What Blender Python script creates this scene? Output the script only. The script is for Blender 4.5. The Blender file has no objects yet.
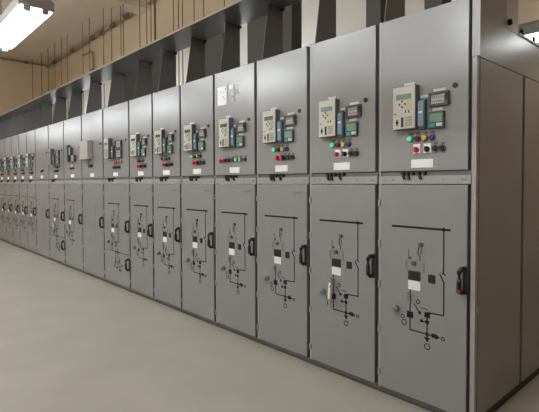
import bpy, math, random
from mathutils import Vector, Matrix
random.seed(7)
SC = bpy.context.scene
COL = SC.collection

# ------------------------------------------------------------------ materials
def mat(name, col, rough=0.5, metal=0.0, noise=0.0, nscale=6.0, bump=0.0, bscale=400.0, emis=0.0, coat=0.0, spec=0.5):
    m = bpy.data.materials.new(name); m.use_nodes = True
    nt = m.node_tree; b = nt.nodes['Principled BSDF']
    b.inputs['Base Color'].default_value = (*col, 1)
    b.inputs['Roughness'].default_value = rough
    b.inputs['Metallic'].default_value = metal
    b.inputs['Specular IOR Level'].default_value = spec
    if coat: b.inputs['Coat Weight'].default_value = coat; b.inputs['Coat Roughness'].default_value = 0.27; b.inputs['Coat IOR'].default_value = 1.65
    tc = nt.nodes.new('ShaderNodeTexCoord')
    if noise:
        n = nt.nodes.new('ShaderNodeTexNoise'); n.inputs['Scale'].default_value = nscale; n.inputs['Detail'].default_value = 6
        nt.links.new(tc.outputs['Object'], n.inputs['Vector'])
        r = nt.nodes.new('ShaderNodeMapRange')
        r.inputs['From Min'].default_value = 0.3; r.inputs['From Max'].default_value = 0.7
        r.inputs['To Min'].default_value = 1 - noise; r.inputs['To Max'].default_value = 1 + noise
        nt.links.new(n.outputs['Fac'], r.inputs['Value'])
        mx = nt.nodes.new('ShaderNodeVectorMath'); mx.operation = 'SCALE'
        mx.inputs[0].default_value = col
        nt.links.new(r.outputs['Result'], mx.inputs['Scale'])
        nt.links.new(mx.outputs['Vector'], b.inputs['Base Color'])
    if bump:
        n2 = nt.nodes.new('ShaderNodeTexNoise'); n2.inputs['Scale'].default_value = bscale
        nt.links.new(tc.outputs['Object'], n2.inputs['Vector'])
        bp = nt.nodes.new('ShaderNodeBump'); bp.inputs['Strength'].default_value = bump; bp.inputs['Distance'].default_value = 0.002
        nt.links.new(n2.outputs['Fac'], bp.inputs['Height']); nt.links.new(bp.outputs['Normal'], b.inputs['Normal'])
    if emis:
        b.inputs['Emission Color'].default_value = (*col, 1); b.inputs['Emission Strength'].default_value = emis
    return m

PAINT = mat('grey_cabinet_paint', (0.238, 0.245, 0.266), 0.5, noise=0.03, nscale=3, bump=0.06, bscale=350, coat=1.0)
FRAME = mat('grey_frame_paint', (0.345, 0.345, 0.345), 0.42)
SIDE = mat('grey_side_paint', (0.25, 0.245, 0.252), 0.30, noise=0.03, nscale=4, bump=0.08, bscale=250)
GAP_PLINTH = mat('gap_shade_and_plinth', (0.14, 0.14, 0.143), 0.7)  # door gap shade put into the colour; also the dark plinth
DARKSTEEL = mat('dark_sheet_steel', (0.115, 0.112, 0.114), 0.34, noise=0.12, nscale=2, bump=0.05, bscale=120)
RIM = mat('rim_paint', (0.34, 0.29, 0.25), 0.5)
SHAFT = mat('black_brown_sheet_steel', (0.028, 0.026, 0.025), 0.5, noise=0.1, nscale=2)
BLACK = mat('black_plastic', (0.010, 0.010, 0.011), 0.5)
MIMIC = mat('black_line_paint', (0.008, 0.008, 0.008), 0.7, spec=0.25)
WHITE = mat('white_label', (0.88, 0.88, 0.90), 0.45)
TAGW = mat('off_white_tag', (0.72, 0.72, 0.70), 0.5)
IVORY = mat('ivory_relay_face', (0.64, 0.64, 0.60), 0.4)
RELAYB = mat('relay_case', (0.12, 0.13, 0.14), 0.45)
LCD = mat('green_grey_display', (0.19, 0.32, 0.28), 0.2)
YELLOW_AREA = mat('pale_yellow_print', (0.62, 0.57, 0.36), 0.5)
KEYS = mat('olive_grey_keys', (0.42, 0.42, 0.34), 0.5)
BLUE = mat('blue_terminal_cover', (0.20, 0.33, 0.46), 0.25)
TEAL = mat('teal_key', (0.03, 0.36, 0.40), 0.3)
LCDG = mat('dark_grey_green_display', (0.10, 0.13, 0.12), 0.2)
METERG = mat('meter_green_display', (0.20, 0.34, 0.24), 0.2)
METERC = mat('meter_dark_case', (0.035, 0.085, 0.08), 0.4)
GREYF = mat('grey_meter_frame', (0.085, 0.088, 0.095), 0.4)
GLASSY = mat('pale_meter_scale', (0.50, 0.50, 0.52), 0.15)
LGREEN = mat('green_lamp_lens', (0.05, 0.75, 0.42), 0.2, emis=0.55)
LRED = mat('dark_red_lens', (0.16, 0.015, 0.02), 0.2)
LRED2 = mat('red_plastic', (0.55, 0.02, 0.03), 0.3)
LRED3 = mat('deep_red_plastic', (0.28, 0.01, 0.02), 0.35)
LPINK = mat('pale_red_lens', (0.62, 0.17, 0.16), 0.3)
LYEL = mat('yellow_lens', (0.62, 0.48, 0.03), 0.25)
LBLUE = mat('blue_lens', (0.03, 0.035, 0.26), 0.2)
STEEL = mat('zinc_steel', (0.45, 0.44, 0.42), 0.4, metal=0.6)
GREYPL = mat('engraved_grey_plate', (0.23, 0.23, 0.24), 0.5)
LOCKG = mat('grey_lock_metal', (0.26, 0.26, 0.25), 0.4, metal=0.3)
BOXG = mat('light_grey_box', (0.47, 0.46, 0.44), 0.45)
FLOOR = mat('floor_coating', (0.425, 0.40, 0.347), 0.42, noise=0.06, nscale=2.2)
WALLT = mat('tan_wall_plaster', (0.68, 0.55, 0.395), 0.85, noise=0.05, nscale=0.7)
CEIL = mat('ceiling_plaster', (0.70, 0.60, 0.485), 0.9, noise=0.04, nscale=0.6)
PIPE = mat('brown_painted_conduit', (0.30, 0.215, 0.135), 0.6)
ROD = mat('rusty_steel_rod', (0.15, 0.10, 0.06), 0.7)
LAMPW = mat('white_reflector', (0.85, 0.85, 0.84), 0.35)
LAMPG = mat('grey_lamp_housing', (0.45, 0.45, 0.45), 0.5)
NAVY = mat('dark_blue_grey_tray', (0.05, 0.055, 0.075), 0.5)
GREENG = mat('green_grey_housing', (0.16, 0.18, 0.16), 0.5)
TUBE = mat('fluorescent_tube', (0.93, 0.98, 1.0), 0.3, emis=1.0)
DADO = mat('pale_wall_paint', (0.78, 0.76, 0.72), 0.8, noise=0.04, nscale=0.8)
TUBE2 = mat('fluorescent_tube_rear', (0.93, 0.98, 1.0), 0.3, emis=125.0)
TUBE4 = mat('fluorescent_tube_dim', (0.93, 0.98, 1.0), 0.3, emis=22.0)
TUBE_FILL = mat('fill_tube_high', (0.93, 0.98, 1.0), 0.3, emis=370.0)  # for the added fill lamps out of view
TUBE.node_tree.nodes['Principled BSDF'].inputs['Emission Strength'].default_value = 75.0

# ------------------------------------------------------------------ mesh helpers
class MB:
    def __init__(s): s.v = []; s.f = []
    def box(s, x0, x1, y0, y1, z0, z1):
        n = len(s.v)
        s.v += [(x0,y0,z0),(x1,y0,z0),(x1,y1,z0),(x0,y1,z0),(x0,y0,z1),(x1,y0,z1),(x1,y1,z1),(x0,y1,z1)]
        s.f += [tuple(n+i for i in q) for q in ((0,3,2,1),(4,5,6,7),(0,1,5,4),(1,2,6,5),(2,3,7,6),(3,0,4,7))]
        return s
    def prism(s, pts, axis, a, b):
        """pts: 2-D outline; extruded along axis from a to b. axis 'y': pts=(x,z); axis 'x': pts=(y,z)"""
        n = len(s.v); k = len(pts)
        for w in (a, b):
            for p, q in pts:
                s.v.append((p, w, q) if axis == 'y' else (w, p, q) if axis == 'x' else (p, q, w))
        s.f.append(tuple(n+i for i in range(k))); s.f.append(tuple(n+k+i for i in reversed(range(k))))
        for i in range(k):
            j = (i+1) % k
            s.f.append((n+i, n+k+i, n+k+j, n+j))
        return s
    def disc(s, x, z, r, y0, y1, seg=16, r1=None):
        """cylinder along y"""
        n = len(s.v); r1 = r if r1 is None else r1
        for rr, y in ((r, y0), (r1, y1)):
            for i in range(seg):
                t = 2*math.pi*i/seg; s.v.append((x+rr*math.cos(t), y, z+rr*math.sin(t)))
        s.f.append(tuple(n+i for i in range(seg))); s.f.append(tuple(n+seg+i for i in reversed(range(seg))))
        for i in range(seg):
            j = (i+1) % seg; s.f.append((n+i, n+seg+i, n+seg+j, n+j))
        return s
    def ring(s, x, z, r, w, y0, y1, seg=20):
        n = len(s.v)
        for y in (y0, y1):
            for rr in (r-w/2, r+w/2):
                for i in range(seg):
                    t = 2*math.pi*i/seg; s.v.append((x+rr*math.cos(t), y, z+rr*math.sin(t)))
        A, B, Cc, D = n, n+seg, n+2*seg, n+3*seg
        for i in range(seg):
            j = (i+1) % seg
            s.f += [(A+i, B+i, B+j, A+j), (Cc+j, D+j, D+i, Cc+i), (B+i, D+i, D+j, B+j), (A+j, Cc+j, Cc+i, A+i)]
        return s
    def line(s, a, b, w, y0=-0.0012, y1=0.0):
        (x0, z0), (x1, z1) = a, b
        d = math.hypot(x1-x0, z1-z0); nx, nz = -(z1-z0)/d*w/2, (x1-x0)/d*w/2
        return s.prism([(x0+nx, z0+nz), (x0-nx, z0-nz), (x1-nx, z1-nz), (x1+nx, z1+nz)], 'y', y0, y1)
    def tube(s, pts, r, seg=8):
        pts = [Vector(p) for p in pts]; n0 = len(s.v); k = len(pts)
        up = Vector((0, 0, 1))
        for i, p in enumerate(pts):
            d = (pts[min(i+1, k-1)] - pts[max(i-1, 0)]).normalized()
            a = d.cross(up)
            if a.length < 0.1: a = d.cross(Vector((1, 0, 0)))
            a.normalize(); b = d.cross(a).normalized()
            for j in range(seg):
                t = 2*math.pi*j/seg; s.v.append(tuple(p + r*(a*math.cos(t) + b*math.sin(t))))
        for i in range(k-1):
            for j in range(seg):
                q = (j+1) % seg; s.f.append((n0+i*seg+j, n0+(i+1)*seg+j, n0+(i+1)*seg+q, n0+i*seg+q))
        s.f.append(tuple(n0+j for j in range(seg))); s.f.append(tuple(n0+(k-1)*seg+j for j in reversed(range(seg))))
        return s
CACHE = {}
def mesh(mb, m, name, bevel=0):
    me = bpy.data.meshes.new(name); me.from_pydata(mb.v, [], mb.f); me.update()
    import bmesh
    bm = bmesh.new(); bm.from_mesh(me); bmesh.ops.recalc_face_normals(bm, faces=bm.faces)
    if bevel:
        bmesh.ops.bevel(bm, geom=[e for e in bm.edges if len(e.link_faces) == 2 and e.calc_face_angle(0) > 1.0], offset=bevel, segments=2, affect='EDGES', profile=0.5)
    bm.to_mesh(me); bm.free()
    me.materials.append(m)
    return me
def obj(name, key, fn, m, parent=None, bevel=0, loc=(0, 0, 0)):
    """one mesh object; the mesh is shared between repeats when key is given"""
    k = None if key is None else (name, key, m.name)
    if k is None or k not in CACHE:
        mb = MB(); fn(mb); me = mesh(mb, m, name, bevel)
        if k: CACHE[k] = me
    else: me = CACHE[k]
    o = bpy.data.objects.new(name, me); COL.objects.link(o); o.location = loc
    if parent: o.parent = parent
    return o
def tag(o, label, cat, group=None):
    o['label'] = label; o['category'] = cat
    if group: o['group'] = group
    return o
def thing(name, label, cat, loc, group=None):
    o = bpy.data.objects.new(name, None); COL.objects.link(o); o.location = loc; o.empty_display_size = 0.1
    return tag(o, label, cat, group)
def struct(name, fn, m):
    o = obj(name, None, fn, m); o['kind'] = 'structure'; return o

# ------------------------------------------------------------------ room
YW, XE, ZC = 2.4, -15.5, 5.42         # wall behind the row, end wall, ceiling
XR, YF = 5.0, -6.0
struct('floor', lambda b: b.box(XE-.2, XR+.2, YF-.2, YW+.2, -.2, 0), FLOOR)
struct('ceiling', lambda b: b.box(XE-.2, XR+.2, YF-.2, YW+.2, ZC, ZC+.2), CEIL)
struct('wall_back', lambda b: b.box(XE-.2, XR+.2, YW, YW+.2, 0, ZC), WALLT)
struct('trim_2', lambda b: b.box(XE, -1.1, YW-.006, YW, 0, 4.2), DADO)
struct('wall_left', lambda b: b.box(XE-.2, XE, YF, YW, 0, ZC), WALLT)
struct('wall_right', lambda b: b.box(XR, XR+.2, YF, YW, 0, ZC), WALLT)
struct('wall_front', lambda b: b.box(XE-.2, XR+.2, YF-.2, YF, 0, ZC), WALLT)
# shallow downstand beam across the ceiling
struct('trim_1', lambda b: b.box(-8.6, -8.15, YF, YW, ZC-.22, ZC), CEIL)

# ------------------------------------------------------------------ switchgear
WID = [.6]*7 + [.8]*5 + [.6]*7
S = [0]
for w in WID: S.append(S[-1]+w)
N = len(WID)

def door_gap(w): return .024, w-.019

def body_fn(w):
    def f(b):
        b.box(.001, w-.001, .045, 1.34, .05, 2.30)
        b.box(.001, w-.001, .045, .46, 2.30, 2.385)
        b.box(.0095, .0225, .004, .045, .05, 2.385)     # left frame strip carrying the hinges
    return f

def mimic_std(b, o=0.0):
    L = lambda a, c, w=.0075: b.line((a[0]+o, a[1]), (c[0]+o, c[1]), w)
    L((.108, 1.100), (.487, 1.100), .013)
    L((.447, 1.10), (.447, .845)); b.disc(.447+o, 1.10, .012, -.0014, 0, 10)
    L((.422, .845), (.449, .797)); L((.436, .852), (.458, .838), .006)
    L((.449, .80), (.449, .606)); L((.452, .607), (.347, .602))
    b.box(.330+o, .366+o, -.0012, 0, .572, .602)
    L((.348, .60), (.348, .43)); L((.308, .546), (.348, .546), .007)
    b.disc(.348+o, .545, .013, -.0013, 0, 10); b.disc(.312+o, .546, .010, -.0013, 0, 8)
    b.disc(.348+o, .474, .012, -.0013, 0, 10)
    b.prism([(.330+o, .455), (.366+o, .455), (.348+o, .425)], 'y', -.0013, 0)
    b.ring(.349+o, .400, .017, .005, -.0012, 0)
    L((.236, .722), (.236, .474), .007); L((.236, .476), (.42, .472), .007)
    b.box(.215+o, .257+o, -.0013, 0, .548, .586)
    b.box(.376+o, .396+o, -.0013, 0, .462, .486); b.prism([(.398+o, .49), (.398+o, .455), (.428+o, .472)], 'y', -.0013, 0)
    b.ring(.445+o, .470, .010, .005, -.0012, 0, 10)
    b.ring(.196+o, .512, .016, .0045, -.0012, 0, 14); b.ring(.186+o, .548, .012, .004, -.0012, 0, 14)
    L((.262, .640), (.300, .592), .006); b.ring(.288+o, .655, .012, .005, -.0012, 0, 12); b.disc(.300+o, .592, .010, -.0013, 0, 8)
    L((.306, .625), (.352, .618), .004)
    L((.225, .965), (.225, .905), .003); L((.300, .94), (.300, .90), .004); L((.218, .835), (.30, .835), .003)

def mimic_low(b):                      # the lower half of the two-handled cabinets
    L = lambda a, c, w=.007: b.line(a, c, w)
    L((.06, .474), (.76, .470), .006)
    L((.44, .95), (.44, .25), .007)
    for x, z in ((.36, .34), (.49, .36), (.40, .27), (.49, .25), (.56, .31)):
        b.disc(x, z, .016, -.0013, 0, 10)
    L((.36, .42), (.36, .30)); L((.36, .34), (.49, .34)); L((.49, .42), (.49, .22)); L((.40, .27), (.56, .31), .005)
    b.ring(.34, .29, .018, .006, -.0012, 0, 14); b.ring(.53, .25, .018, .006, -.0012, 0, 14)

def mimic_tall(b):                     # metering cabinet: one tall line with a few symbols
    L = lambda a, c, w=.007: b.line(a, c, w)
    L((.50, 1.10), (.50, .57)); L((.47, 1.10), (.53, 1.10), .006)
    b.box(.35, .385, -.0013, 0, .68, .74); L((.367, .80), (.367, .60), .005)
    L((.367, .70), (.50, .70), .005)
    L((.16, .52), (.56, .52), .005); L((.20, .60), (.20, .52), .005); L((.30, .58), (.30, .52), .005); L((.44, .58), (.44, .52), .005)
    b.ring(.25, .55, .016, .005, -.0012, 0, 12)

def mimic_feeder(b):                   # blank bus tie cabinet and plain feeder
    L = lambda a, c, w=.007: b.line(a, c, w)
    L((.09, 1.10), (.47, 1.10), .009); L((.45, 1.10), (.45, .50), .007)
    L((.38, .62), (.45, .62), .005); b.disc(.45, .60, .013, -.0013, 0, 10)

def small_box(b, x0, x1, y0, y1, z0, z1): b.box(x0, x1, y0, y1, z0, z1)

def std_relay(c, o=0.0, lcd=None):
    r = obj('protection_relay', ('std', o), lambda b: b.box(.141+o, .292+o, -.046, 0, 1.688, 1.946), RELAYB, c, .003)
    obj('face_plate', ('std', o), lambda b: b.box(.144+o, .288+o, -.050, -.046, 1.692, 1.942), IVORY, r)
    obj('display', ('std', o), lambda b: b.box(.164+o, .266+o, -.0515, -.050, 1.866, 1.897), lcd or LCD, r)
    def pad(b):
        for dx, dz in ((0, .017), (0, -.017), (.018, 0), (-.018, 0)): b.disc(.206+o+dx, 1.838+dz, .0065, -.053, -.050, 8)
    obj('arrow_keys', ('std', o), pad, GREYF, r)
    obj('name_print', ('std', o), lambda b: b.box(.232+o, .272+o, -.0508, -.050, 1.80, 1.862), YELLOW_AREA if lcd is LCD else KEYS, r)
    def ks(b):
        for i in range(3):
            for j in range(4): b.box(.226+o+i*.016, .239+o+i*.016, -.0525, -.050, 1.706+j*.015, 1.717+j*.015)
    obj('number_keys', ('std', o), ks, KEYS, r)
    obj('port_cover', ('std', o), lambda b: b.box(.200+o, .214+o, -.0525, -.050, 1.702, 1.760), BLACK, r)
    obj('port_socket', ('std', o), lambda b: (b.box(.168+o, .176+o, -.0525, -.050, 1.712, 1.750), b.disc(.172+o, 1.731, .009, -.0525, -.050, 10)), BLACK, r)
    obj('reset_key', ('std', o), lambda b: b.box(.154+o, .164+o, -.052, -.050, 1.778, 1.786), BLACK, r)
    for x in (.226, .248):
        obj('function_key', ('std', o, x), lambda b: b.box(x+o, x+.006+o, -.052, -.050, 1.784, 1.80), BLACK, r)
    return r
def blue_block(c, o=0.0):
    r = obj('terminal_block', ('std', o), lambda b: b.box(.294+o, .340+o, -.026, 0, 1.682, 1.856), GREYF, c, .002)
    obj('cover', ('std', o), lambda b: b.box(.298+o, .334+o, -.034, -.026, 1.700, 1.845), BLUE, r)
    obj('white_label', ('std', o), lambda b: b.box(.303+o, .327+o, -.0355, -.034, 1.775, 1.787), WHITE, r)
    return r
def meter_scale(c, o=0.0, w=.119, z=1.848, h=.078):
    x0 = .357+o
    r = obj('voltmeter', (o, w, z), lambda b: (b.box(x0, x0+w, -.022, 0, z-h/2, z-h/2+.012), b.box(x0, x0+w, -.022, 0, z+h/2-.012, z+h/2),
            b.box(x0, x0+.012, -.022, 0, z-h/2+.012, z+h/2-.012), b.box(x0+w-.022, x0+w, -.022, 0, z-h/2+.012, z+h/2-.012)), GREYF, c)
    obj('dial', (o, w, z), lambda b: b.box(x0+.012, x0+w-.022, -.012, 0, z-h/2+.012, z+h/2-.012), GLASSY, r)
    obj('scale_marks', (o, w, z), lambda b: [b.box(x0+.022+i*.011, x0+.026+i*.011, -.0132, -.012, z+.005, z+.016) for i in range(7)] and b.box(x0+.02, x0+w-.03, -.0132, -.012, z-.014, z-.010), GREYF, r)
    obj('catch', (o, w, z), lambda b: b.box(x0+w-.012, x0+w-.004, -.028, -.022, z-.012, z+.03), BLACK, r)
    return r
def meter_digital(c, o=0.0, w=.092, z=1.729, h=.094):
    x0 = .358+o
    r = obj('power_meter', (o, w, z), lambda b: b.box(x0, x0+w, -.020, 0, z-h/2, z+h/2), METERC, c, .002)
    obj('screen', (o, w, z), lambda b: b.box(x0+.008, x0+w-.008, -.0215, -.020, z-.012, z+h/2-.010), METERG, r)
    obj('key_strip', (o, w, z), lambda b: b.box(x0+.006, x0+w*.42, -.0215, -.020, z-h/2+.006, z-.02), TEAL, r)
    obj('white_key', (o, w, z), lambda b: b.box(x0+w*.52, x0+w-.008, -.0215, -.020, z-h/2+.010, z-.018), TAGW, r)
    return r
def tagplate(c, x0, x1, z0, z1, m=TAGW):
    return obj('device_tag', (x0, x1, z0, z1), lambda b: b.box(x0, x1, -.003, 0, z0, z1), m, c)
def lamp_ind(c, x, z, m):
    r = obj('indicator_lamp', (x, z), lambda b: (b.disc(x, z, .019, -.008, 0, 14), b.box(x-.012, x+.016, -.003, 0, z+.022, z+.036)), GREYF, c)
    obj('lens', (x, z), lambda b: b.disc(x, z, .012, -.024, -.008, 14, .016) if False else b.disc(x, z, .0155, -.022, -.008, 14), m, r, .003)
def selector(c, x, z, plate, knob):
    r = obj('selector_switch', (x, z, plate.name), lambda b: b.box(x-.023, x+.023, -.005, 0, z-.028, z+.028), plate, c)
    obj('knob', (x, z), lambda b: (b.disc(x, z-.006, .0165, -.016, -.005, 14), b.box(x-.006, x+.006, -.032, -.016, z-.021, z+.010)), knob, r)
def pushbutton(c, x, z, knob=BLACK):
    r = obj('push_button', (x, z, knob.name), lambda b: (b.disc(x, z, .019, -.010, 0, 14), b.box(x-.010, x+.012, -.003, 0, z+.022, z+.034)), GREYF, c)
    obj('cap', (x, z), lambda b: b.disc(x, z, .014, -.026, -.010, 12), knob, r)

def handle(c, w, z0=.762, z1=.895, key=None):
    x = w-.043
    h = obj('door_handle', (w, z0), lambda b: b.tube([(x+.012, -.001, z0+.005), (x+.004, -.026, z0+.002), (x-.004, -.036, z0+.018), (x-.002, -.038, (z0+z1)/2), (x-.004, -.036, z1-.018), (x+.004, -.026, z1-.002), (x+.012, -.001, z1-.005)], .014, 8), BLACK, c)
    obj('mounting_plate', (w, z0), lambda b: b.box(x+.002, x+.024, -.004, 0, z0-.012, z1+.012), BLACK, h)
    if key:
        obj('red_key', (w, z0), lambda b: b.disc(x-.002, z0+.008, .012, -.050, -.034, 12), LRED3, h)
    return h

def mimic_devices(d, w, o=0.0, white=True):
    """switching knobs and windows on the breaker door, as sub-parts of the door"""
    obj('lever_socket', ('a', o), lambda b: (b.disc(.306+o, 1.0, .013, -.012, 0, 14), b.box(.286+o, .291+o, -.004, 0, .935, .985), b.box(.305+o, .309+o, -.003, 0, .945, .975)), GREYF, d)
    obj('release_button', ('b', o), lambda b: (b.disc(.262+o, .884, .014, -.014, 0, 14), b.disc(.236+o, .915, .008, -.006, 0, 10)), GREYF, d)
    for k, x in enumerate((.204, .318)):
        obj('position_slot', (k, o), lambda b, x=x: (b.box(x+o-.009, x+o+.009, -.003, 0, .832, .896), b.box(x+o-.003, x+o+.003, -.005, -.003, .84, .888)), GREYPL, d)
    obj('counter_window', ('c', o), lambda b: b.box(.224+o, .302+o, -.004, 0, .780, .832), BLACK, d)
    obj('white_plate', ('w', o), lambda b: b.box(.224+o, .304+o, -.003, 0, .722, .778), WHITE, d)
    obj('inspection_window', ('i', o), lambda b: b.box(.354+o, .396+o, -.004, 0, .782, .830), BLACK, d)
    obj('key_lock', ('k', o), lambda b: (b.disc(.146+o, .588, .020, -.030, 0, 16), b.disc(.143+o, .582, .012, -.040, -.030, 12)), LOCKG, d)
    obj('lever_cap', ('l', o), lambda b: (b.disc(.221+o, .682, .017, -.018, 0, 14), b.box(.236+o, .242+o, -.012, 0, .64, .70)), LOCKG, d)

def cabinet(n, label, kind, lamps=None, group='grey switchgear cabinets in the row'):
    w = WID[n-1]; X = -S[n]
    c = thing('switchgear_cabinet', label, 'cabinet', (X, 0, 0), group)
    obj('body', w, body_fn(w), FRAME, c)
    obj('plinth', w, lambda b: b.box(.001, w-.001, .04, 1.33, 0, .05), GAP_PLINTH, c)
    a, e = door_gap(w)
    obj('door_gap_shade', w, lambda b: (b.box(e-.010, w-.001, .036, .045, .05, 2.385), b.box(.001, .0093, .036, .045, .05, 2.385), b.box(.0225, w-.004, .012, .045, 1.411, 1.44), b.box(.0225, w-.004, .010, .045, .052, .0575), b.box(a, e, .010, .036, 1.4405, 2.380), b.box(a, e, .010, .036, .0585, 1.3555)), GAP_PLINTH, c)  # dark strips that paint the shade in the gaps around both doors
    # rail between the doors
    obj('base_rail', w, lambda b: b.box(.001, w-.001, .012, .045, .032, .05), DARKSTEEL, c)
    rl = obj('cross_rail', w, lambda b: b.box(.0225, w-.004, .002, .045, 1.362, 1.411), FRAME, c)
    def scr(b):
        for x in (.05, .11, .22, w-.16, w-.05, w-.03): b.disc(x, 1.387, .006, -.001, .002, 8)
    obj('screws', w, scr, LOCKG, rl)
    if kind not in ('blank', 'box', 'feeder'):
        for x in (.185, .215, .25, .29, .325):
            obj('test_plug', x, lambda b: b.disc(x, 1.426, .010, -.014, .012, 10), BLACK, c)
        for x in (.19, .222, .298):
            obj('plug_lever', x, lambda b: b.prism([(x-.012, 1.414), (x+.004, 1.414), (x+.014, 1.388), (x, 1.388)], 'y', -.012, .002), BLACK, c)
    ud = obj('instrument_door', w, lambda b: b.box(a, e, 0, .010, 1.440, 2.380), PAINT, c, .003)
    ld = obj('breaker_door', w, lambda b: b.box(a, e, 0, .010, .058, 1.356), PAINT, c, .003)
    obj('door_lock', w, lambda b: (b.disc(w-.092, 1.911, .0145, -.008, 0, 14), b.box(w-.095, w-.089, -.010, -.008, 1.904, 1.918)), BLACK, ud)
    for z in (.15, .43, .72, .98, 1.24):
        obj('hinge', z, lambda b, z=z: (b.box(.009, .0235, -.006, .004, z-.022, z+.022), b.disc(.014, z+.016, .004, -.009, -.006, 8), b.disc(.014, z-.016, .004, -.009, -.006, 8)), STEEL, c)
    o = 0.0 if w < .7 else .03
    # circuit label under the switches
    lx = .239 if w < .7 else .33
    lz = 1.458
    obj('circuit_label', (w,), lambda b: b.box(lx, lx+.14, -.0025, 0, lz, lz+.050), WHITE, ud)
    if n >= 3:
        obj('name_plate', (w,), lambda b: [b.box(w-.17+i*.014, w-.159+i*.014, -.0015, 0, 1.285, 1.305) for i in range(8)] and None, GREYPL, ld)
    if kind in ('std', 'plate'):
        std_relay(c, 0, LCD if n < 3 else LCDG)
        tagplate(c, .190, .256, 1.955, 1.970); tagplate(c, .300, .345, 1.868, 1.883); tagplate(c, .380, .452, 1.893, 1.908); tagplate(c, .374, .436, 1.784, 1.799)
        blue_block(c); meter_scale(c); meter_digital(c)
        if kind == 'std':
            for x, m in zip((.235, .282, .330, .374), lamps): lamp_ind(c, x, 1.632, m)
            selector(c, .277, 1.571, WHITE if n < 3 else LPINK, LRED2); selector(c, .344, 1.571, WHITE if n < 3 else GREYF, BLACK)
            pushbutton(c, .395, 1.567); pushbutton(c, .437, 1.567)
        else:
            selector(c, .125, 1.573, LPINK, LRED2); pushbutton(c, .185, 1.573); pushbutton(c, .235, 1.573)
            for x, m in zip((.29, .34, .40, .46), (LRED, LGREEN, LYEL, LBLUE)): lamp_ind(c, x, 1.573, m)
            # bay diagram and white plate above
            p = obj('mimic_plate', None, lambda b: b.box(.062, .201, -.004, 0, 2.076, 2.245), WHITE, c)
            obj('plate_marks', None, lambda b: [b.disc(x, z, .007, -.005, -.004, 8) for x, z in ((.16, 2.19), (.185, 2.215), (.15, 2.15), (.17, 2.13), (.11, 2.20))] and None, GREYPL, p)
            def dg(b):
                b.box(.213, .222, -.0015, 0, 2.08, 2.265); b.line((.213, 2.265), (.435, 2.262), .008)
                b.line((.25, 2.13), (.38, 2.16), .012); b.line((.31, 2.24), (.31, 2.09), .006); b.line((.29, 2.13), (.33, 2.10), .010); b.line((.36, 2.23), (.36, 2.15), .004)
                b.ring(.335, 2.17, .022, .006, -.0015, 0)
            obj('line_diagram', None, dg, GREYPL, ud)
            obj('bay_plate', None, lambda b: b.box(.235, .30, -.003, 0, 2.20, 2.245), WHITE, c)
    elif kind == 'split':              # dark and white relay halves with two framed meters
        rr = obj('protection_relay', n, lambda b: b.box(.165, .315, -.055, 0, 1.69, 1.955), RELAYB, c, .003)
        obj('face_plate', n, lambda b: b.box(.167, .30, -.058, -.055, 1.692, 1.953), BOXG if n == 8 else GREYPL, rr)
        obj('display', n, lambda b: b.box(.185, .285, -.0595, -.058, 1.87, 1.90), LCD, rr)
        def marks(b):
            for i in range(3):
                for j in range(3): b.box(.19+i*.035, .21+i*.035, -.0595, -.058, 1.72+j*.035, 1.735+j*.035)
        obj('keys', n, marks, GREYF, rr)
        meter_scale(c, .075, .18, 1.865, .10); meter_scale(c, .075, .18, 1.745, .11)
        blue_block(c, .045)
        for x, m in zip((.38, .44, .51, .58), (LPINK, LRED2, LPINK, LYEL) if n == 8 else (BLACK, GREYF, BLACK, GREYF)): lamp_ind(c, x, 1.64, m)
        for x in (.37, .42, .47, .53): pushbutton(c, x, 1.572)
    elif kind == 'box':
        rr = obj('terminal_box', n, lambda b: b.box(.115, .425, -.075, 0, 1.715, 1.975), BOXG, c, .004)
        obj('box_hinge', n, lambda b: [b.box(.110, .120, -.07, -.03, z, z+.03) for z in (1.75, 1.90)] and None, GREYPL, rr)
        obj('vent', n, lambda b: b.box(.06, .10, -.008, 0, 1.72, 1.77), GREYPL, c)
        tagplate(c, .25, .30, 1.985, 2.0)
        obj('cable_entry', n, lambda b: (b.box(.30, .312, -.006, 0, 1.63, 1.715), b.box(.25, .275, -.006, 0, 1.60, 1.665)), GREYF, c)
        pushbutton(c, .33, 1.61); pushbutton(c, .39, 1.61); selector(c, .42, 1.625, GREYPL, BLACK)
    elif kind == 'feeder':
        rr = obj('protection_relay', n, lambda b: b.box(.21, .325, -.05, 0, 1.71, 1.965), GREYF, c, .003)
        obj('face_plate', n, lambda b: b.box(.215, .315, -.0525, -.05, 1.80, 1.955), RELAYB, rr)
        obj('front_cover', n, lambda b: b.box(.215, .315, -.0525, -.05, 1.715, 1.79), BLUE, rr)
        rr = obj('voltmeter', n, lambda b: b.box(.355, .43, -.04, 0, 1.80, 1.92), GREYF, c, .003)
        obj('dial', n, lambda b: b.box(.36, .40, -.0415, -.04, 1.805, 1.915), GLASSY, rr)
        rr = obj('power_meter', n, lambda b: b.box(.455, .575, -.035, 0, 1.70, 1.80), GREYF, c, .003)
        obj('screen', n, lambda b: b.box(.46, .535, -.0365, -.035, 1.705, 1.795), GLASSY, rr)
        lamp_ind(c, .40, 1.68, LPINK); tagplate(c, .35, .40, 1.60, 1.66)
        for x in (.34, .40, .46): pushbutton(c, x, 1.60)
    elif kind == 'blank':
        tagplate(c, .40, .42, 1.56, 1.64); selector(c, .465, 1.60, GREYF, BLACK); pushbutton(c, .41, 1.575)
    # breaker door
    key = {'std': 'std', 'plate': 'std', 'split': 'split', 'box': 'tall', 'feeder': 'std', 'blank': 'feeder'}[kind]
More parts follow.
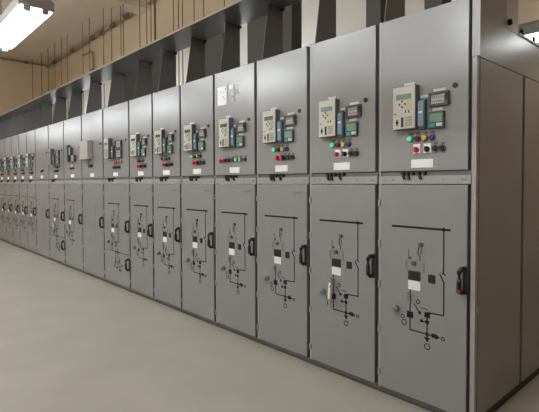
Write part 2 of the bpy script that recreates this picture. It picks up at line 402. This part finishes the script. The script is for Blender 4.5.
    if key == 'std':
        o = 0 if w < .7 else -.01
        obj('mimic_diagram', (key, o), lambda b: mimic_std(b, o), MIMIC, ld); mimic_devices(ld, w, o)
    elif key == 'split':
        obj('mimic_diagram', key, lambda b: (mimic_std(b, .03), mimic_low(b)), MIMIC, ld); mimic_devices(ld, w, .03)
        handle(c, w, .285, .42)
    elif key == 'tall': obj('mimic_diagram', key, mimic_tall, GREYPL, ld)
    else: obj('mimic_diagram', key, mimic_feeder, GREYPL, ld)
    handle(c, w, key=(n == 1))
    return c

G, R_, Y_, B_ = LGREEN, LRED, LYEL, LBLUE
RB = LPINK
LAB = {
 1: ('std', 'grey end cabinet of the row, nearest the camera, with its brown-grey side visible', (G, R_, Y_, B_)),
 2: ('std', 'grey switchgear cabinet with a white key tag hanging on its lower door', (G, R_, Y_, B_)),
 3: ('std', 'grey switchgear cabinet standing between the white plate cabinet and the key tag cabinet', (G, BLACK, Y_, B_)),
 4: ('plate', 'grey switchgear cabinet with white plate and small line diagram high on its upper door', None),
 5: ('std', 'first grey switchgear cabinet beyond the one with white upper plate, green lamp lit', (G, BLACK, Y_, B_)),
 6: ('std', 'second grey switchgear cabinet beyond the one with white upper plate', (BLACK, LPINK, BLACK, GREYF)),
 7: ('std', 'narrow grey cabinet with pink switch plates, right beside the nearer two-handled wide cabinet', (LPINK, BLACK, BLACK, GREYF)),
 8: ('split', 'nearer of the two wide grey cabinets with two black handles one above the other', None),
 9: ('box', 'wide grey cabinet with a plain light grey box mounted on its upper door', None),
 10: ('feeder', 'wide grey cabinet with dark slim relay, between the grey box cabinet and farther two-handled cabinet', None),
 11: ('split', 'farther of the two wide grey cabinets with two black handles one above the other', None),
 12: ('blank', 'wide grey cabinet with a bare upper door and only one small switch', None),
}
ORD = ['first', 'second', 'third', 'fourth', 'fifth', 'sixth', 'seventh']
for n in range(1, N+1):
    if n in LAB: kind, lab, lamps = LAB[n]
    else: kind, lab, lamps = 'std', ORD[n-13]+' narrow grey cabinet beyond the one with a bare upper door', (LGREEN if n > 14 else BLACK, BLACK, LYEL if n % 2 else GREYF, BLACK)
    c = cabinet(n, lab, kind, lamps)
    if n == 1:      # end of the row: side panels, corner post, covers
        X = .6
        p = obj('corner_post', None, lambda b: b.box(X, X+.024, .004, .034, .05, 2.05), FRAME, c)
        obj('post_latch', None, lambda b: (b.box(X+.024, X+.030, .018, .034, .655, .685), b.box(X+.024, X+.029, .014, .024, 1.375, 1.395)), STEEL, p)
        p = obj('side_panel', None, lambda b: b.box(X, X+.0245, .046, .686, .06, 2.0495), SIDE, c, .002); p['label'] = 'brown-grey front side panel'
        p = obj('side_panel', None, lambda b: b.box(X, X+.0245, .724, 1.34, .06, 2.0495), SIDE, c, .002)
        obj('latch', None, lambda b: b.box(X+.0245, X+.031, .728, .748, .975, 1.02), STEEL, p)
        obj('panel_seam', None, lambda b: (b.box(X, X+.018, .034, .046, .05, 2.045), b.box(X, X+.003, .686, .724, .05, 2.045), b.box(X, X+.012, .02, 1.33, .0, .06)), BLACK, c)
        p = obj('side_cover', None, lambda b: b.prism([(.004, 2.05), (1.34, 2.05), (1.34, 2.285), (.40, 2.285), (.40, 2.60), (.13, 2.60), (.004, 2.385)], 'x', X, X+.028), SIDE, c, .002)
        def edge(b): b.prism([(-.002, 2.05), (.0035, 2.05), (.0035, 2.385), (-.002, 2.385)], 'x', X+.0, X+.042)
        obj('front_edge_strip', None, edge, FRAME, p)
        obj('cover_rail', None, lambda b: b.box(X+.010, X+.036, .588, 1.34, 2.285, 2.297), BOXG, p)
        q = obj('rear_cover_strip', None, lambda b: b.box(X, X+.027, .402, .586, 2.2855, 2.62), BOXG, p)
    obj('strip_bolt', None, lambda b: b.tube([(X+.027, .425, 2.325), (X+.045, .425, 2.325)], .018, 10), BLACK, p)
    for y in (.635, .855):
            obj('lifting_eye', y, lambda b, y=y: b.tube([(X+.030, y-.014, 2.297), (X+.030, y-.016, 2.318), (X+.030, y, 2.332), (X+.030, y+.016, 2.318), (X+.030, y+.014, 2.297)], .006, 6), BLACK, p)

# keys and tags hanging from the lower doors
def keyset(n, u, z, lab, big=True):
    t = thing('key_tag', lab, 'key tag', (-S[n]+u, -.030, z), 'tags hung on the lower doors')
    obj('tag', None, lambda b: b.prism([(-.016, -.118), (.004, -.122), (.014, -.012), (.002, 0), (-.006, -.010)], 'y', -.004, 0), WHITE, t)
    obj('ring', None, lambda b: b.ring(.004, .006, .010, .003, -.004, -.001, 14), STEEL, t)
    if big:
        obj('key', None, lambda b: (b.prism([(.014, -.03), (.030, -.04), (.022, -.15), (.012, -.155)], 'y', -.009, -.005), b.ring(.022, -.03, .012, .006, -.009, -.005, 12)), PIPE, t)
        obj('key', None, lambda b: (b.prism([(-.004, -.12), (.008, -.12), (.010, -.185), (.002, -.19)], 'y', -.010, -.006),), STEEL, t)
keyset(2, .226, .672, 'white key tag with dark keys hanging on the second lower door from the right')
keyset(11, .30, .69, 'small white tag hanging on the farther two-handled cabinet', False)

# ------------------------------------------------------------------ canopy and what stands on the roofs
can = thing('deflector_canopy', 'long dark sheet steel canopy on brackets above the whole cabinet row', 'canopy', (0, 0, 2.385))
ZK = 2.90-2.385
obj('roof_sheet', None, lambda b: b.box(-S[N]-.1, .02, -.05, .315, ZK, ZK+.012), DARKSTEEL, can)
obj('front_rim', None, lambda b: b.box(-S[N]-.1, .02, -.062, -.05, ZK-.002, ZK+.018), RIM, can)
for n in range(0, N+1):
    x = -S[n]
    t = .004
    if n == 0: x -= .02
    g = obj('bracket_plate', None, lambda b: b.prism([(.068, 0), (.275, 0), (.31, .045), (.31, ZK), (.145, ZK)], 'x', -t, t), DARKSTEEL, can, loc=(x, 0, .0005))
    obj('bracket_bolt', 'bolt', lambda b: b.tube([(.004, .297, ZK-.02), (.03, .297, ZK-.02)], .017, 10), BLACK, g)
    obj('bracket_flange', 'fl', lambda b: b.box(-.03, -.004, .068, .27, 0, .006), BOXG, g)

# dark relief shafts standing on the rear roofs
SH = [(-.911, -.75, 'dark slim relief shaft behind the canopy above the end cabinet'),
      (-1.511, -1.35, 'dark slim relief shaft behind the canopy above the key tag cabinet'),
      (-3.287, -2.508, 'broad dark relief shaft behind the canopy just beyond the cabinet with white upper plate'),
      (-4.25, -3.80, 'dark relief shaft behind the canopy, next beyond the broad one'),
      (-5.80, -5.35, 'dark relief shaft behind the canopy above the nearer two-handled cabinet'),
      (-6.90, -6.05, 'farthest dark relief shaft behind the canopy, beyond the nearer two-handled cabinet')]
for x0, x1, lab in SH:
    t = thing('relief_shaft', lab, 'duct', ((x0+x1)/2, 1.22, 2.30), 'dark relief shafts on the rear roofs')
    h = (x1-x0)/2
    obj('shaft_casing', None, lambda b: b.box(-h, h, -.08, .08, .06, 1.25), SHAFT, t)
    obj('shaft_foot', None, lambda b: b.box(-h-.02, h+.02, -.1, .1, 0.0005, .06), BLACK, t)

# ------------------------------------------------------------------ lamps
BG = 'fluorescent lamps behind the row'
def batten(x0, x1, yc, z, lab, name='fluorescent_lamp', bare=False, tube=None, sc=1.0, grp='fluorescent lamps over the aisle', house=LAMPG):
    t = thing(name, lab, 'lamp', ((x0+x1)/2, yc, z), grp)
    t.scale = (sc, sc, sc)
    h = (x1-x0)/2/sc
    obj('housing', None, lambda b: b.box(-h, h, -.09, .09, .065, .14) if bare else b.prism([(-.15, .024), (-.15, .10), (-.10, .14), (.10, .14), (.15, .10), (.15, .024), (.075, .067), (-.075, .067)], 'x', -h, h), house, t)
    def refl(b):
        b.prism([(-.15, .02), (-.145, .02), (-.07, .06), (.07, .06), (.145, .02), (.15, .02), (.075, .066), (-.075, .066)], 'x', -h, h)
    if not bare: obj('reflector', None, refl, LAMPW, t)
    for y in (-.075, .075):
        obj('tube', ('t', round(h, 3), y), lambda b, y=y: b.tube([(-h+.05, y, .018), (h-.05, y, .018)], .019, 12), tube or TUBE, t)
        for s in (-1, 1):
            obj('lamp_holder', ('lh', round(h, 3), y, s), lambda b, y=y, s=s: b.box(min(s*h, s*(h-.045)), max(s*h, s*(h-.045)), y-.026, y+.026, -.012, .064), LAMPG, t)
    for s in (-1, 1):
        obj('end_cap', ('ec', round(h, 3), s, house.name), lambda b, s=s: b.prism([(-.15, .02), (.15, .02), (.09, .14), (-.09, .14)] if not bare else [(-.095, .0), (.095, .0), (.095, .145), (-.095, .145)], 'x', s*h, s*(h+.012)), house, t)
    for s in (-1, 1):
        if grp == BG: obj('wall_arm', ('wa', round(h, 3), s, yc), lambda b: b.tube([(s*h*.7, 0, .10), (s*h*.7, YW-(.006 if x0 < -1 else -.004)-yc, .10)], .012, 6), ROD, t)
        else: obj('hanger', ('hg', round(h, 3), s, z, sc), lambda b: b.tube([(s*h*.7, 0, .14), (s*h*.7, 0, (ZC-z)/sc)], .006, 6), ROD, t)
    return t
A = dict(yc=-1.443, z=2.683, sc=.841)
batten(-4.008, -2.662, lab='fluorescent lamp with glowing white tubes hanging over the aisle, upper left', **A)
batten(-.75, .596, lab='fluorescent lamp over the aisle in front of the end cabinet', **A)
batten(-6.6, -5.254, lab='fluorescent lamp over the aisle beside the nearer two-handled cabinet', **A)
batten(-8.6, -7.254, lab='fluorescent lamp over the aisle beside the farther two-handled cabinet', **A)
batten(-10.6, -9.254, lab='fluorescent lamp over the aisle beside the first narrow cabinets of the far part', **A)
batten(-12.7, -11.354, lab='fluorescent lamp over the aisle beside the far narrow cabinets', **A)
t = thing('cable_tray', 'dark blue-grey tray above the near end of the upper left lamp', 'cable tray', (-2.394, -1.67, 2.851), None)
t.scale = (.841, .841, .841)
obj('tray_channel', None, lambda b: (b.box(-.2, .6, -.05, .30, 0, .012), b.box(-.2, .6, -.05, -.04, .012, .06), b.box(-.2, .6, .29, .30, .012, .06)), NAVY, t)
obj('hanger', None, lambda b: b.tube([(.3, .12, .012), (.3, .12, (ZC-2.851)/.841)], .006, 6), ROD, t)
FG = 'added fill lamps over the open floor'
for x0, lab in ((-9.6, 'added bare fill lamp over the open floor, far one'), (-5.5, 'added bare fill lamp over the open floor, middle one'), (-1.4, 'added bare fill lamp over the open floor, near one')):
    batten(x0, x0+1.6, -4.2, 4.5, lab, grp=FG, bare=True, tube=TUBE_FILL)  # unseen lamps added to brighten the ceiling, walls and doors
BG = 'fluorescent lamps behind the row'
batten(-.9, .72, 1.97, 2.62, 'bright lamp behind the row seen past the right end cabinet top', grp=BG, house=GREENG, tube=TUBE4)
batten(-4.9, -3.3, 1.62, 2.62, 'lamp behind the row hidden by the cabinets near the right end', grp=BG, house=GREENG, bare=True, tube=TUBE2)
batten(-7.5, -5.9, 1.62, 2.62, 'lamp behind the row hidden by the wide cabinets', grp=BG, house=GREENG, bare=True, tube=TUBE2)
batten(-12.9, -11.3, 1.62, 2.62, 'lamp behind the row hidden by the farthest cabinets', grp=BG, house=GREENG, bare=True, tube=TUBE2)
batten(-10.1, -8.5, 1.62, 2.62, 'lamp behind the row hidden by the far cabinets', grp=BG, house=GREENG, bare=True, tube=TUBE2)

# ------------------------------------------------------------------ conduits and hanging rods by the back wall
def conduit(name, lab, pts, r, clamps):
    t = thing(name, lab, 'conduit', pts[0])
    o0 = Vector(pts[0])
    obj('pipe', None, lambda b: b.tube([Vector(p)-o0 for p in pts], r, 8), PIPE, t)
    for cx, cy, cz, axis in clamps:
        q = Vector((cx, cy, cz))-o0
        obj('clamp', None, lambda b: b.box(q.x-(.12 if axis else .045), q.x+(.12 if axis else .045), q.y-.05, q.y+.04, q.z-.035, q.z+.035), ROD, t)
    return t
conduit('wall_conduit', 'brown conduit with clamps along the top of the wall behind the row',
        [(XE+.06, YW-.06, ZC-.10), (-4.0, YW-.06, ZC-.10)], .03, [(x, YW-.07, ZC-.10, 1) for x in (-14.6, -12.9, -11.3, -10.75, -10.0, -9.2, -8.5)])
conduit('wall_conduit', 'thin brown conduit with a junction box along the top of the far end wall',
        [(XE+.05, YW-.05, ZC-.06), (XE+.05, -4.0, ZC-.06)], .028, [(XE+.06, 1.70, ZC-.06, 0)])
conduit('wall_conduit', 'short brown conduit bending down from the upper wall near its corner',
        [(-12.2, YW-.05, 5.02), (-11.6, YW-.05, 5.02), (-11.46, YW-.05, 4.96), (-11.4, YW-.05, 4.8), (-11.4, YW-.05, 4.2)], .025, [(-11.4, YW-.05, 4.45, 0)])
RODS = [-15.1, -14.12, -13.45, -12.82, -12.25, -11.76, -10.61, -10.16, -9.31, -8.86, -8.37, -8.25, -7.48, -7.19, -7.01, -6.85, -6.17, -5.99, -5.86, -5.49, -5.2, -4.63]
NTH = ['leftmost', 'second from left', 'third from left', 'fourth from left', 'fifth from left', 'sixth from left', 'seventh from left', 'eighth from left', 'ninth from left', 'tenth from left', 'eleventh from left',
       'eleventh from right', 'tenth from right', 'ninth from right', 'eighth from right', 'seventh from right', 'sixth from right', 'fifth from right', 'fourth from right', 'third from right', 'second from right', 'rightmost']
for i, x in enumerate(RODS):
    thick = .020 if abs(x+6.85) < .01 else .009
    tt = tag(obj('hanger_rod', None, lambda b: b.tube([(0, 0, 0), (0, 0, ZC-2.6)], thick, 8), ROD, loc=(x, 1.79, 2.6)),
        ('thicker dark rod' if thick > .015 else 'thin dark rod') + ' hung from the ceiling behind the canopy, ' + NTH[i] + ' in the line', 'rod', 'rods hung behind the canopy')

# ------------------------------------------------------------------ camera
f, yaw, pit, roll = 450.591, .832831688, -.0261914176, -.00293642814
fw = Vector((-math.sin(yaw)*math.cos(pit), math.cos(yaw)*math.cos(pit), math.sin(pit)))
r = Vector((math.cos(yaw), math.sin(yaw), 0)); u = r.cross(fw)
cr, sr = math.cos(roll), math.sin(roll)
r2 = cr*r+sr*u; u2 = -sr*r+cr*u
cd = bpy.data.cameras.new('camera'); cam = bpy.data.objects.new('camera', cd); COL.objects.link(cam)
M = Matrix((( r2.x, u2.x, -fw.x, 1.07635637), (r2.y, u2.y, -fw.y, -2.46333831), (r2.z, u2.z, -fw.z, 1.37468156), (0, 0, 0, 1)))
cam.matrix_world = M
cd.sensor_width = 36; cd.lens = 36*f/539; cd.shift_y = -12.01/539; cd.clip_start = .05; cd.clip_end = 100
SC.camera = cam

# ------------------------------------------------------------------ world and view
w = bpy.data.worlds.new('world'); SC.world = w; w.use_nodes = True
w.node_tree.nodes['Background'].inputs['Color'].default_value = (1, .95, .88, 1)
w.node_tree.nodes['Background'].inputs['Strength'].default_value = 0.0
SC.view_settings.view_transform = 'Standard'; SC.view_settings.look = 'None'
SC.view_settings.gamma = 1; SC.view_settings.use_curve_mapping = False
SC.view_settings.exposure = -0.97
SC.cycles.use_denoising = True
SC.cycles.max_bounces = 8; SC.cycles.diffuse_bounces = 5; SC.cycles.sample_clamp_indirect = 4.0
